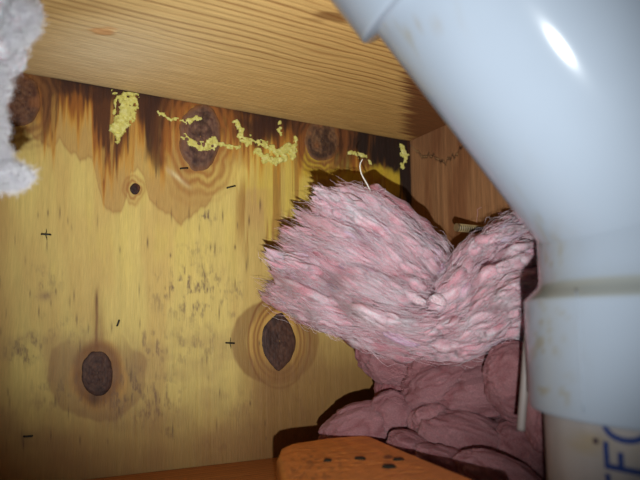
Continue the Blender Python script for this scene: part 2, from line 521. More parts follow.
# ---------------------------------------------------------------- right hand board
def build_right():
    ys = np.arange(.225, WALL_Y + .0005, .0009)
    zs = np.arange(-.02, CEIL_Z + .01, .0009)
    gy, gz = np.meshgrid(ys, zs, indexing='ij')
    P = np.stack([np.full_like(gy, RIGHT_X), gy, gz], -1)
    X, Y = plan(P.reshape(-1, 3))
    X, Y = X.reshape(gy.shape), Y.reshape(gy.shape)
    c = np.ones(gy.shape + (3,)) * lin((152, 108, 72))
    g = fbm(gy * 420, gz * 14, 0, 201, 3)
    c = c * (.72 + .5 * g)[..., None]
    c = mixc(c, lin((120, 74, 46)), smooth(.5, .7, fbm(gy * 60, gz * 10, 0, 202)) * .6)
    zig = np.interp(X, [410, 418, 424, 430, 436, 440, 446, 450, 455, 460, 470], [146, 152, 156, 154, 157, 160, 162, 157, 156, 148, 142]) + (vn(X / 1.7, 0, 0, 203) - .5) * 5
    c = mixc(c, lin((36, 16, 12)), np.exp(-((Y - zig) / 1.6) ** 2) * smooth(412, 420, X) * smooth(466, 460, X) * .9)
    c = mixc(c, lin((110, 66, 44)), smooth(1, 6, zig - Y) * .25)
    P[..., 0] += (g - .5) * .0004 + np.exp(-((Y - zig) / 1.2) ** 2) * .0006 * smooth(466, 460, X)
    o = mesh_np('wall_right', P.reshape(-1, 3), grid_faces(len(ys), len(zs)), M_RIGHT, None, np.clip(c, .004, 1).reshape(-1, 3))
    tag(o, 'reddish brown board closing the corner on the right', None, None, 'structure')
    bm = bmesh.new()
    bmesh.ops.create_cube(bm, size=1, matrix=Matrix.Translation((RIGHT_X + .0195, .3325, .128)) @ Matrix.Diagonal((.038, .215, .295, 1)))
    mesh_bm('board_core', bm, M_STRIPLESS, o)
    return o


build_right()


# ---------------------------------------------------------------- floor plate
def build_floor():
    xs = np.arange(-.30, RIGHT_X, .0015)
    ys = np.arange(FRONT_Y, WALL_Y, .001)
    gx, gy = np.meshgrid(xs, ys, indexing='ij')
    g = fbm(gx * 14, gy * 420, 0, 301, 3)
    ring = .5 + .5 * np.sin((gy + (fbm(gx * 8, gy * 20, 0, 302) - .5) * .012) * 2 * np.pi / .005)
    c = np.ones(gx.shape + (3,)) * lin((190, 122, 66))
    c = c * (.75 + .4 * g)[..., None]
    c = mixc(c, lin((130, 76, 40)), ring * .5)
    P = np.stack([gx, gy, (g - .5) * .0005], -1)
    o = mesh_np('floor', P.reshape(-1, 3), grid_faces(len(xs), len(ys)), M_FLOOR, None, c.reshape(-1, 3))
    tag(o, 'brown wooden plate along the foot of the plywood', None, None, 'structure')
    bm = bmesh.new()
    bmesh.ops.create_cube(bm, size=1, matrix=Matrix.Translation((.0156, (FRONT_Y + WALL_Y) / 2, -.0195)) @ Matrix.Diagonal((.6312, WALL_Y - FRONT_Y, .038, 1)))
    mesh_bm('board_core', bm, M_STRIPLESS, o)


build_floor()


# ---------------------------------------------------------------- scrap block low in the middle
def build_block():
    zt = .030
    top = [on_level(*p, zt)[:2] for p in ((277, 457), (281, 448), (291, 443.5), (326, 438), (362, 435), (369, 436), (420, 457), (475, 480), (512, 496))]
    back = on_level(300, 505, zt)[:2]
    top += [on_level(520, 520, zt)[:2], on_level(300, 520, zt)[:2], on_level(288, 500, zt)[:2]]
    root = thing('wood_block', (float(top[4][0]), float(top[4][1]), 0.0), 'orange-brown scrap wood block on the floor plate in front of the wool', 'wood block')
    ctr = np.mean(np.array(top), 0)
    N = 160
    pts = np.array(top + [top[0]])
    seg = np.r_[0, np.cumsum(np.linalg.norm(np.diff(pts, axis=0), axis=1))]
    s = np.linspace(0, seg[-1], N, endpoint=False)
    loop = np.stack([np.interp(s, seg, pts[:, 0]), np.interp(s, seg, pts[:, 1])], -1)
    rows = []
    nrm = loop - ctr
    nrm /= np.linalg.norm(nrm, axis=1, keepdims=True)
    for z, off in ((.0008, .0), (.005, .0), (.010, .0), (.016, 0), (.022, 0), (.0275, 0), (.0292, -.0006), (.030, -.0018)):
        n = (fbm(loop[:, 0] * 300, loop[:, 1] * 300, z * 200, 401) - .5) * .0008
        rows.append(np.c_[loop + nrm * (off + n)[:, None], np.full(N, z)])
    for k in np.linspace(.94, .0, 60):
        L = ctr + (loop - ctr) * k
        n = (fbm(L[:, 0] * 200, L[:, 1] * 500, 0, 402) - .5) * .0009
        rows.append(np.c_[L, .0301 + n])
    V = np.array(rows)
    X, Y = V[..., 0], V[..., 1]
    g = fbm(X * 60, Y * 60, V[..., 2] * 60, 403, 4)
    along = fbm((X * .97 - Y * .25) * 500, (X * .25 + Y * .97) * 30, 0, 404, 3)
    c = np.ones(X.shape + (3,)) * lin((224, 138, 62))
    c = c * (.72 + .25 * g + .28 * along)[..., None]
    A, B = plan(V.reshape(-1, 3))
    A, B = A.reshape(X.shape), B.reshape(X.shape)
    c = mixc(c, lin((90, 48, 24)), smooth(.52, .66, fbm(A / 4, B / 3, 0, 405, 3)) * smooth(1.4, .4, ell(A, B, 312, 468, 36, 20)) * .45)
    c = mixc(c, lin((90, 44, 20)), smooth(1.3, .5, ell(A, B, 388, 457, 5, 2.5)) * .8 + smooth(1.3, .5, ell(A, B, 328, 460, 5, 3)) * .5)
    o = mesh_np('block_body', V.reshape(-1, 3), ringfaces(len(rows), N), M_BLOCK, None, np.clip(c, .004, 1).reshape(-1, 3))
    adopt(o, root)
    for px, py, r in ((360, 459, .0034), (389, 467, .0040), (398.5, 460, .0034), (328, 461, .0024)):
        p = on_level(px, py, zt)
        bm = bmesh.new()
        bmesh.ops.create_cone(bm, cap_ends=True, segments=20, radius1=r, radius2=r * .8, depth=.0010, matrix=Matrix.Translation((p[0], p[1], zt + .0003)))
        bmesh.ops.create_cone(bm, cap_ends=True, segments=12, radius1=r * .35, radius2=r * .35, depth=.012, matrix=Matrix.Translation((p[0], p[1], zt - .006)))
        adopt(mesh_bm('nail', bm, M_HOLE), root)


build_block()


# ---------------------------------------------------------------- staples and gouges in the plywood
def tube(path, r, n=8, taper=None):
    path = np.asarray(path, float)
    T = np.gradient(path, axis=0)
    T /= np.linalg.norm(T, axis=1, keepdims=True) + 1e-12
    ref = np.array([.31, .2, .93])
    A = np.cross(T, ref)
    A /= np.linalg.norm(A, axis=1, keepdims=True) + 1e-12
    B = np.cross(T, A)
    t = np.linspace(0, 2 * np.pi, n, endpoint=False)
    rr = np.full(len(path), r) if taper is None else r * np.asarray(taper)
    V = path[:, None] + rr[:, None, None] * (np.cos(t)[None, :, None] * A[:, None] + np.sin(t)[None, :, None] * B[:, None])
    F = ringfaces(len(path), n)
    k = len(path) * n
    V = np.concatenate([V.reshape(-1, 3), path[:1], path[-1:]])
    cap = [[k, (j + 1) % n, j, j] for j in range(n)] + [[k + 1, k - n + j, k - n + (j + 1) % n, k - n + (j + 1) % n] for j in range(n)]
    return V, F, cap


def tube_obj(name, path, r, mat, parent=None, n=8, taper=None):
    V, F, cap = tube(path, r, n, taper)
    me = bpy.data.meshes.new(name)
    me.from_pydata([tuple(v) for v in V], [], [tuple(f) for f in F] + [tuple(c[:3]) for c in cap])
    for p in me.polygons:
        p.use_smooth = True
    me.materials.append(mat)
    o = bpy.data.objects.new(name, me)
    COL.objects.link(o)
    if parent is not None:
        adopt(o, parent)
    return o


STAPLES = ((46, 234.5, 5.0, -4, 'black staple on the far left of the plywood, level with the wool tips', 1),
           (184, 168.5, 4.0, 4, 'short dark staple just below the large ringed knot', 0),
           (231, 187, 4.6, 14, 'tilted dark staple right of the large ringed knot', 0),
           (230, 343, 4.6, -3, 'dark staple left of the pointed oval knot', 1),
           (28, 436, 4.6, 3, 'dark staple at the bottom left of the plywood', 0),
           (118, 323, 3.2, 70, 'small upright staple above the low left knot', 0))
for sx, sy, hl, ang, lb, crack in STAPLES:
    a, hl = math.radians(ang), hl * .88
    p0 = on_wall(sx - hl * math.cos(a), sy + hl * math.sin(a))
    p1 = on_wall(sx + hl * math.cos(a), sy - hl * math.sin(a))
    Y0 = WALL_Y
    path = [(p0[0], Y0 + .006, p0[2]), (p0[0], Y0 - .0006, p0[2])]
    for k in np.linspace(.06, .94, 9):
        q = p0 + (p1 - p0) * k
        path.append((q[0], Y0 - .0012, q[2]))
    path += [(p1[0], Y0 - .0006, p1[2]), (p1[0], Y0 + .006, p1[2])]
    o = tube_obj('staple', path, .00065, M_STEEL, None, 8)
    tag(o, lb, 'staple', 'staples in the plywood')
    if crack:
        for dz in (1,):
            pa, pb = on_wall(sx, sy - 6), on_wall(sx + .5, sy + 6)
            cr = [(pa + (pb - pa) * k)[[0, 1, 2]] + np.array([.0003 * math.sin(k * 9), -.0001, 0]) for k in np.linspace(0, 1, 9)]
            tube_obj('split', cr, .00035, M_HOLE, WALL, 6, [.2, .6, .9, 1, 1, 1, .9, .6, .2])


# ---------------------------------------------------------------- dried yellow adhesive
def glue(name, blobs, lab, seed, h=.0018, res=.00042):
    C = np.array([np.r_[on_wall(b[0], b[1]), b[2]] for b in blobs])
    s = .00118
    x0, x1 = C[:, 0].min() - .009, C[:, 0].max() + .009
    z0, z1 = C[:, 2].min() - .009, min(C[:, 2].max() + .009, CEIL_Z - .0005)
    xs, zs = np.arange(x0, x1, res), np.arange(z0, z1, res)
    gx, gz = np.meshgrid(xs, zs, indexing='ij')
    f = np.full(gx.shape, 9.0)
    for i, b in enumerate(C):
        f = np.minimum(f, np.hypot(gx - b[0], gz - b[2]) - b[3] * s)
        if i and len(blobs[i]) < 4:            # joined to the one before
            a = C[i - 1]
            L = np.array([b[0] - a[0], b[2] - a[2]])
            t = np.clip(((gx - a[0]) * L[0] + (gz - a[2]) * L[1]) / (L @ L + 1e-9), 0, 1)
            f = np.minimum(f, np.hypot(gx - a[0] - t * L[0], gz - a[2] - t * L[1]) - (a[3] + (b[3] - a[3]) * t) * s * .8)
    f = f + (fbm(gx * 260, gz * 260, 0, seed, 3) - .5) * .0066 + np.where(fbm(gx * 420, gz * 420, 4, seed, 2) > .70, .002, 0)
    H = h * .42 * np.clip(smooth(0, .0022, -f) * (.5 + 1.0 * fbm(gx * 150, gz * 120, 1, seed + 3, 3)), 0, 2)
    keep = f < 0
    idx = -np.ones(gx.shape, int)
    fk = keep[:-1, :-1] & keep[1:, :-1] & keep[1:, 1:] & keep[:-1, 1:]
    used = np.zeros(gx.shape, bool)
    used[:-1, :-1] |= fk; used[1:, :-1] |= fk; used[1:, 1:] |= fk; used[:-1, 1:] |= fk
    idx[used] = np.arange(used.sum())
    # boundary verts sink to the wall
    inner = np.zeros(gx.shape, bool)
    inner[1:-1, 1:-1] = fk[:-1, :-1] & fk[1:, :-1] & fk[1:, 1:] & fk[:-1, 1:]
    y = np.where(inner, WALL_Y - .0011 - H, WALL_Y + .0004)
    V = np.stack([gx, y, gz], -1)[used]
    F = np.stack([idx[:-1, :-1], idx[1:, :-1], idx[1:, 1:], idx[:-1, 1:]], -1)[fk]
    n = fbm(V[:, 0] * 600, V[:, 2] * 600, 2, seed + 8, 3)
    c = np.ones((len(V), 3)) * lin((206, 196, 104))
    c = mixc(c, lin((226, 218, 146)), smooth(.5, .7, n) * .6)
    c = mixc(c, lin((150, 128, 66)), smooth(.36, .26, n) * .5)
    o = mesh_np(name, V, F, M_GLUE, None, c)
    return tag(o, lab, 'dried adhesive', 'crusts of yellow adhesive on the plywood')


glue('adhesive_crust', [(113, 93, 2), (122, 96, 3), (135, 94, 3), (131, 102, 5), (124, 106, 5), (134, 108, 4), (127, 113, 6), (118, 117, 3), (121, 124, 6), (113, 129, 3), (119, 131, 5), (118, 138, 2.5)],
     'thick crust of pale yellow adhesive hanging left of the large knot', 11, .0026)
glue('adhesive_crust', [(118, 96, 1.5), (116, 104, 1.5), (115, 112, 1.2)], 'thin yellow adhesive string beside the thick hanging crust', 12, .0015)
glue('adhesive_crust', [(157, 109, 1.6), (160, 114, 2.6), (168, 118, 2.2), (178, 121, 2.2), (188, 122, 2.4), (196, 119, 2.0), (201, 119, 1.2)],
     'thin yellow adhesive smear left of the large ringed knot top', 13, .0013)
glue('adhesive_crust', [(183, 137, 2.4), (190, 143, 2.8), (198, 147, 3.2), (206, 146, 4.0), (214, 143, 4.5), (222, 145, 3.5), (232, 146, 2.5), (240, 148, 1.8)],
     'yellow adhesive smear across the lower part of the large knot', 14, .0018)
glue('adhesive_crust', [(235, 122, 2), (240, 128, 2.5), (242, 138, 3), (250, 141, 4), (258, 143, 3), (266, 147, 3.6), (278, 152, 4.5), (288, 148, 4), (293, 156, 3),
                        (258, 152, 4, 0), (266, 158, 4.5), (275, 161, 4), (284, 158, 3), (293, 150, 4, 0), (296, 138, 1.5)],
     'long wavy yellow adhesive crust between the two ringed knots', 15, .0026)
glue('adhesive_crust', [(402, 147, 3), (404, 153, 4.5), (405, 161, 3.2), (402, 168, 1.5)], 'small adhesive crust right in the corner under the board', 16, .002)
glue('adhesive_crust', [(279, 124, 1.6), (280, 129, 2.4), (282, 134, 1.3)], 'tiny yellow adhesive dab above the long wavy crust', 17, .0012)
glue('adhesive_crust', [(351, 153, 2.2), (358, 155, 2.4), (366, 156, 1.6), (370, 163, 1.2)], 'faint yellow adhesive dab above the top of the wool', 18, .0012)


# ================================================================ drain pipe with elbow
def build_pipe():
    RH, RB, RP = .0650, .0581, .0588
    base = CAM + RT * .1549 + FH * .2507
    base = np.array([base[0], base[1], 0])
    zc = CAM[2]
    z_rim = zc - .0364
    z_sh = zc + .0225            # foot of the shoulder above the lower hub
    bend = np.array([base[0], base[1], zc + .0548])
    a = -.838 * RT - .267 * FH + np.array([0, 0, 1.0])
    a /= np.linalg.norm(a)
    Z = np.array([0, 0, 1.0])
    root = thing('drain_pipe', (float(base[0]), float(base[1]), -.12), 'thick white plastic drain pipe with angled elbow on the right', 'pipe')

    def frame(t):
        e = np.cross(t, np.array([.2, 1., .1]))
        e /= np.linalg.norm(e)
        return e, np.cross(t, e)

    def sweep(name, stations, mat, colf, nt=144):
        V = []
        th = np.linspace(0, 2 * np.pi, nt, endpoint=False)
        for c, t, r in stations:
            e, g = frame(t)
            V.append(c + r * (np.cos(th)[:, None] * e + np.sin(th)[:, None] * g))
        V = np.array(V)
        c = colf(V)
        o = mesh_np(name, V.reshape(-1, 3), ringfaces(len(V), nt), mat, None, c.reshape(-1, 3))
        adopt(o, root)
        return o

    white = lin((206, 220, 216))

    def colf(V):
        X, Y = plan(V.reshape(-1, 3))
        X, Y = X.reshape(V.shape[:2]), Y.reshape(V.shape[:2])
        c = np.ones(V.shape) * PVC
        n = fbm(V[..., 0] * 260, V[..., 1] * 260, V[..., 2] * 260, 501, 3)
        n2 = fbm(V[..., 0] * 60, V[..., 1] * 60, V[..., 2] * 60, 502, 3)
        # brown handling marks near the edge facing the wall
        m = smooth(.52, .68, n) * smooth(.4, .6, n2)
        near = np.exp(-((X - (548 + (Y - 300) * .05)) / 24) ** 2) * smooth(215, 250, Y)
        c = mixc(c, PVC * np.array([.88, .72, .50]), np.clip(m * near * .9 + near * .22, 0, 1))
        hz = V[..., 2] - zc          # grime lodged on the shoulder of the hub
        c = mixc(c, PVC * np.array([1.02, .90, .66]), smooth(.0085, .0105, hz) * smooth(.0185, .0155, hz) * .85)
        m2 = smooth(.55, .72, n) * smooth(.5, .66, n2) * np.exp(-(ell(X, Y, 400, 50, 60, 60)) ** 2)
        c = mixc(c, PVC * np.array([.9, .74, .56]), m2 * .7)
        m3 = smooth(.58, .7, n2) * smooth(.5, .6, n) * np.exp(-((X - (420 + (Y - 60) * .75)) / 25) ** 2)
        c = mixc(c, PVC * np.array([.9, .78, .6]), m3 * .6)
        return c

    # elbow body: straight, bend, straight, as one swept tube with shoulders
    st = []
    # inner lip of the lower hub, then outside
    for z, r in ((z_rim + .03, RP + .0003), (z_rim + .0005, RP + .0006), (z_rim, RH - .0014), (z_rim + .0003, RH - .0006), (z_rim + .0012, RH)):
        st.append((np.array([base[0], base[1], z]), Z, r))
    for z in np.linspace(z_rim + .003, zc + .0088, 26):
        st.append((np.array([base[0], base[1], z]), Z, RH))
    for z, r in ((zc + .0097, RH - .0002), (zc + .0105, RH - .0008), (zc + .0130, RH - .0034), (zc + .0158, RB + .0009), (zc + .018, RB + .0002), (z_sh, RB)):
        st.append((np.array([base[0], base[1], z]), Z, r))
    bl = .017                    # half length of the bend
    for z in np.linspace(z_sh + .002, bend[2] - bl, 8):
        st.append((np.array([base[0], base[1], z]), Z, RB))
    p0, p2 = bend - Z * bl, bend + a * bl
    for t in np.linspace(.06, .94, 16):
        c = (1 - t) ** 2 * p0 + 2 * t * (1 - t) * bend + t * t * p2
        tg = (1 - t) * Z + t * a
        st.append((c, tg / np.linalg.norm(tg), RB))
    hub = HUBT
    for t in np.linspace(bl + .002, hub - .001, 24):
        st.append((bend + a * t, a, RB))
    for dt, r in ((0, RB + .0003), (.0004, RH - .0012), (.0012, RH - .0001), (.0022, RH)):
        st.append((bend + a * (hub + dt), a, r))
    for t in np.linspace(hub + .004, hub + .040, 12):
        st.append((bend + a * t, a, RH))
    for dt, r in ((.0415, RH - .0006), (.042, RH - .0016), (.0415, RP + .0006), (.02, RP + .0003)):
        st.append((bend + a * (hub + dt), a, r))
    sweep('elbow_fitting', st, M_PVC, colf)

    # lower pipe in the hub, discoloured
    def colp(V):
        X, Y = plan(V.reshape(-1, 3))
        X, Y = X.reshape(V.shape[:2]), Y.reshape(V.shape[:2])
        c = np.ones(V.shape) * PVC * np.array([1.15, .92, .75])
        c = mixc(c, PVC * np.array([1.1, .72, .30]), np.clip(np.exp(-ell(X, Y, 590, 443, 20, 9) ** 2) + .7 * np.exp(-ell(X, Y, 636, 452, 14, 6) ** 2), 0, 1) * .8)
        n = fbm(V[..., 0] * 120, V[..., 1] * 120, V[..., 2] * 60, 503, 3)
        return c * (.85 + .3 * n)[..., None]
    st = [(np.array([base[0], base[1], z]), Z, r) for z, r in [(z_rim + .018, RP - .004), (z_rim + .018, RP)] + [(z, RP) for z in np.linspace(z_rim + .016, -.10, 50)] + [(-.12, RP), (-.12, RP - .005), (-.10, RP - .005)]]
    sweep('lower_pipe', st, M_PIPE, colp)
    st = [(bend + a * t, a, r) for t, r in [(hub + .026, RP - .004), (hub + .026, RP)] + [(t, RP) for t in np.linspace(hub + .028, hub + .11, 16)] + [(hub + .11, RP - .005), (hub + .09, RP - .005)]]
    sweep('upper_pipe', st, M_PVC, lambda V: np.ones(V.shape) * PVC)

    # blue printing that runs up the lower pipe
    def shell(px, py, rr=RP + .00018):      # point of the pipe surface under a pixel
        r = ray(px, py)
        o = CAM - np.array([base[0], base[1], 0])
        A = r[0] ** 2 + r[1] ** 2
        B = 2 * (o[0] * r[0] + o[1] * r[1])
        C = o[0] ** 2 + o[1] ** 2 - rr ** 2
        k = (-B - math.sqrt(max(B * B - 4 * A * C, 0))) / (2 * A)
        p = CAM + r * k
        return math.atan2(p[1] - base[1], p[0] - base[0]), p[2]

    t0, zF = shell(607, 466)                # top left corner of the F
    t1, z1 = shell(640, 468)
    mm = .001
    def stroke(bm, pts, w):
        """pts in (s = around the pipe, z) metres from the pipe axis line at t0"""
        pts = np.array(pts, float)
        d = np.gradient(pts, axis=0)
        d /= np.linalg.norm(d, axis=1, keepdims=True)
        nn = np.stack([-d[:, 1], d[:, 0]], -1)
        rows = []
        for rr in (RP - .0002, RP + .00022):
            for sg in (1, -1):
                q = pts + nn * w / 2 * sg
                an = t0 + q[:, 0] / RP
                rows.append([bm.verts.new((base[0] + rr * math.cos(b), base[1] + rr * math.sin(b), z)) for b, z in zip(an, q[:, 1])])
        n = len(pts)
        for k in range(n - 1):
            for A_, B_ in ((0, 1), (2, 3), (0, 2), (1, 3)):
                bm.faces.new((rows[A_][k], rows[A_][k + 1], rows[B_][k + 1], rows[B_][k]))
        for k in (0, n - 1):
            bm.faces.new((rows[0][k], rows[1][k], rows[3][k], rows[2][k]))
    def line(p, q, n=10):
        return [(p[0] + (q[0] - p[0]) * k, p[1] + (q[1] - p[1]) * k) for k in np.linspace(0, 1, n)]
    # letters lie on their side, tops towards the left, read upwards; letter width up z, height around the pipe
    Hh, Ww, w = .0150, .0085, .0020
    def letter(kind, zb):
        bm = bmesh.new()
        if kind in 'FE':
            stroke(bm, line((0, zb), (Hh, zb), 14), w)
            stroke(bm, line((0, zb - w / 2), (0, zb + Ww), 10), w)
            stroke(bm, line((Hh * .36, zb), (Hh * .36, zb + Ww * .66), 8), w)
            if kind == 'E':
                stroke(bm, line((Hh, zb - w / 2), (Hh, zb + Ww), 10), w)
        else:
            pts = []
            for k in np.linspace(math.radians(150), math.radians(390), 40):
                pts.append((Hh / 2 + Hh / 2 * math.cos(k), zb + Ww * .52 + Ww * .55 * math.sin(k)))
            stroke(bm, pts, w)
        adopt(mesh_bm('printed_letter', bm, M_INK), root)['label'] = 'blue printed letter ' + kind + ' lying on its side'
    zb = zF
    letter('F', zb)
    letter('E', zb - .0112)
    letter('F', zb - .0224)
    letter('C', zb + .0102)
    td, zd = shell(595.5, 441)
    bm = bmesh.new()
    sd = (td - t0)
    sd = (sd + math.pi) % (2 * math.pi) - math.pi
    stroke(bm, line((sd * RP - .0010, zd), (sd * RP + .0010, zd), 4), .0019)
    adopt(mesh_bm('ink_dot', bm, M_INK2), root)
    # mould seam of the hub, a hair line down its side
    tm, zm = shell(579, 330, RH)
    V = [(base[0] + (RH + .00012) * math.cos(tm), base[1] + (RH + .00012) * math.sin(tm), z) for z in np.linspace(z_rim + .004, zc + .012, 14)]
    o = tube_obj('mould_seam', V, .00028, M_SEAM, root, 6)
    return root


PVC = lin((150, 160, 173)) * 0.76
HUBT = .136
M_SEAM = material('seam_plastic', .4, .4, attr=False, base=tuple(PVC * .8))
build_pipe()


# ================================================================ glass wool
def bez(P, n):
    """smooth curve through control rows (Catmull-Rom)"""
    P = np.asarray(P, float)
    Q = np.vstack([2 * P[0] - P[1], P, 2 * P[-1] - P[-2]])
    t = np.linspace(0, len(P) - 1, n)
    i = np.minimum(t.astype(int), len(P) - 2)
    f = (t - i)[:, None]
    a, b, c, d = Q[i], Q[i + 1], Q[i + 2], Q[i + 3]
    return .5 * (2 * b + (c - a) * f + (2 * a - 5 * b + 4 * c - d) * f ** 2 + (-a + 3 * b - 3 * c + d) * f ** 3)


def pxd(rows):
    rows = np.asarray(rows, float)
    return np.array([at(*r[:3]) for r in rows])


class Wool:
    def __init__(s):
        s.V, s.F, s.C, s.n = [], [], [], 0

    def add(s, V, F, C):
        s.V.append(V.reshape(-1, 3)); s.F.append(F + s.n); s.C.append(C.reshape(-1, 3)); s.n += V.reshape(-1, 3).shape[0]

    def lock(s, path, rad, col, seed, n=14, flat=.7, tip=.25, ridge=.5, root_taper=.6, vdir=None):
        """one lock of wool swept along a path, with ridges that run along it"""
        m = len(path)
        T = np.gradient(path, axis=0)
        T /= np.linalg.norm(T, axis=1, keepdims=True) + 1e-12
        v = vdir if vdir is not None else -FW
        B = v - T * (T @ v)[:, None]
        B /= np.linalg.norm(B, axis=1, keepdims=True)
        A = np.cross(T, B)
        u = np.linspace(0, 1, m)
        prof = smooth(0, tip, u) ** .75 * (1 - (1 - root_taper) * smooth(.55, 1, u)) * smooth(1.0, .97 if root_taper > .3 else .8, u)
        prof = prof * (.8 + .4 * vn(u * 5, seed * .37, 0, 11))
        th = np.linspace(0, 2 * np.pi, n, endpoint=False)
        U, TH = np.meshgrid(u, th, indexing='ij')
        L = np.linalg.norm(np.diff(path, axis=0), axis=1).sum()
        rn = fbm(np.cos(TH) * 2.6 + seed * 7.1, np.sin(TH) * 2.6, U * L * 60, seed, 3)
        R = rad * prof[:, None] * (1 + ridge * 2 * (rn - .5))
        V = path[:, None] + R[..., None] * (np.cos(TH)[..., None] * A[:, None] + flat * np.sin(TH)[..., None] * B[:, None])
        # wavy jitter
        V = V + (np.stack([vn(U * L * 140, seed * 1.7, k, 31) for k in range(3)], -1) - .5) * rad * .35
        cn = np.clip((rn - .5) * 3 + .5, 0, 1)
        f1 = fbm(V[..., 0] * 75, V[..., 1] * 40, V[..., 2] * 75, 801, 3)
        f2 = fbm(V[..., 0] * 110 + 9, V[..., 1] * 60, V[..., 2] * 110, 802, 3)
        C = mixc(np.ones(V.shape) * col, PALE, smooth(.42, .66, f1) * .8)
        C = mixc(C, DEEP, smooth(.54, .72, f2) * .75)
        C = mixc(C, col * np.array([.84, .60, .64]), (1 - cn) * .45)  # shade between the ridges put into the colour
        C = mixc(C, np.array([.90, .80, .84]), smooth(.6, .9, cn) * .3)  # light on the ridge crests, painted likewise
        s.add(V, ringfaces(m, n), C)

    def blob(s, ctr, axes, col, seed, rough=.22, nu=64, nv=96, wr=1.0):
        """rounded mass with soft creases; axes = three half-axis vectors"""
        u = np.linspace(.02, np.pi - .02, nu)
        v = np.linspace(0, 2 * np.pi, nv, endpoint=False)
        U, Vv = np.meshgrid(u, v, indexing='ij')
        D = np.stack([np.cos(U), np.sin(U) * np.cos(Vv), np.sin(U) * np.sin(Vv)], -1)
        n1 = fbm(D[..., 0] * 1.2 + seed, D[..., 1] * 2.2, D[..., 2] * 2.2, seed, 3)
        w = D + (n1 - .5)[..., None] * .8
        crease = 1 - np.abs(2 * fbm(w[..., 0] * 1.5 * wr, w[..., 1] * 3.2 * wr, w[..., 2] * 3.2 * wr, seed + 5, 3) - 1) * 2.2
        crease = np.clip(crease, 0, 1)
        fine = fbm(w[..., 0] * 5, w[..., 1] * 14, w[..., 2] * 14, seed + 9, 3)
        R = 1 + (n1 - .5) * 2 * rough - crease ** 3 * rough * .5 + (fine - .5) * .10
        V = ctr + R[..., None] * (D @ np.array(axes))
        C = mixc(np.ones(V.shape) * col, col * np.array([.62, .38, .38]), crease ** 3 * .6)  # shade in the creases painted into the colour
        C = mixc(C, np.minimum(col * 1.5, .9), smooth(.55, .8, fine) * .3)
        s.add(V, ringfaces(nu, nv), C)

    def build(s, name, parent, mat=None, clampwall=True):
        V = np.concatenate(s.V)
        if clampwall:                # the wool is pressed by what it leans against
            V[:, 1] = np.minimum(V[:, 1], WALL_Y - .0012)
            V[:, 0] = np.minimum(V[:, 0], RIGHT_X - .0012)
            V[:, 2] = np.maximum(V[:, 2], .0010)
        o = mesh_np(name, V, np.concatenate(s.F), mat or M_WOOL, None, np.clip(np.concatenate(s.C), .01, 1))
        return adopt(o, parent)


def fibres(name, parent, paths, r, mat, cols):
    """fine loose fibres; paths n x m x 3, joined as one part"""
    paths = np.asarray(paths)
    n, m, _ = paths.shape
    T = np.gradient(paths, axis=1)
    T /= np.linalg.norm(T, axis=2, keepdims=True) + 1e-12
    A = np.cross(T, np.array([.3, .5, .8]))
    A /= np.linalg.norm(A, axis=2, keepdims=True) + 1e-12
    B = np.cross(T, A)
    tp = np.sin(np.linspace(.15, np.pi - .1, m)) ** .5
    V = []
    for k in range(3):
        a = 2 * np.pi * k / 3
        V.append(paths + r * tp[None, :, None] * (math.cos(a) * A + math.sin(a) * B))
    V = np.stack(V, 2)            # n m 3 3
    base = (np.arange(n) * m * 3)[:, None, None]
    i = np.arange(m - 1)[None, :, None]
    j = np.arange(3)[None, None, :]
    j2 = (j + 1) % 3
    F = np.stack([base + i * 3 + j, base + i * 3 + j2, base + (i + 1) * 3 + j2, base + (i + 1) * 3 + j], -1).reshape(-1, 4)
    V = V.reshape(-1, 3)
    V[:, 1] = np.minimum(V[:, 1], WALL_Y - .0004)
    V[:, 0] = np.minimum(V[:, 0], RIGHT_X - .0004)
    C = np.repeat(cols, m * 3, axis=0)
    o = mesh_np(name, V, F, mat, None, C)
    o['kind'] = 'stuff'
    return adopt(o, parent)


PINK = np.array([.90, .55, .61])
PALE = np.array([.92, .74, .78])
DEEP = np.array([.78, .36, .41])
LILAC = np.array([.78, .52, .68])

rng = np.random.RandomState(21)

FAN = [  # from the torn tips on the left down to the fold
    [(343, 181, .398), (374, 193, .405), (408, 218, .413), (438, 244, .425), (447, 262, .436)],
    [(324, 190, .402), (362, 212, .400), (402, 240, .402), (436, 264, .414), (444, 278, .436)],
    [(302, 208, .410), (342, 230, .400), (385, 255, .397), (420, 276, .404), (436, 286, .426)],
    [(284, 231, .422), (325, 250, .405), (370, 275, .396), (406, 292, .396), (432, 296, .410)],
    [(268, 246, .438), (312, 263, .415), (360, 290, .400), (408, 312, .390), (446, 308, .392)],
    [(268, 262, .446), (300, 282, .425), (350, 306, .405), (402, 330, .391), (450, 328, .386)],
    [(262, 286, .455), (295, 301, .432), (342, 319, .412), (396, 340, .396), (448, 344, .390)],
    [(270, 300, .458), (312, 319, .438), (350, 330, .424), (396, 350, .408), (446, 358, .402)],
]
SIDE = [  # from the fold up to the right, behind the pipe
    [(449, 278, .424), (459, 256, .416), (479, 236, .410), (503, 219, .408), (538, 212, .412)],
    [(436, 302, .400), (456, 280, .398), (486, 257, .394), (513, 243, .394), (546, 238, .400)],
    [(424, 322, .390), (455, 304, .384), (486, 282, .382), (516, 266, .380), (550, 260, .380)],
    [(424, 342, .394), (460, 332, .384), (496, 312, .376), (526, 298, .366), (556, 294, .362)],
    [(420, 352, .408), (460, 356, .400), (500, 344, .388), (535, 332, .370), (562, 328, .362)],
]


def bundle(rows, s):
    """path of the family at s in 0..1"""
    P = np.array(rows, float)
    k = s * (len(P) - 1)
    i = min(int(k), len(P) - 2)
    f = k - i
    return P[i] * (1 - f) + P[i + 1] * f


batt = thing('insulation_batt', tuple(float(q) for q in at(430, 290, .42)), 'torn pink fibreglass batt fanned out against the stained plywood', 'insulation')

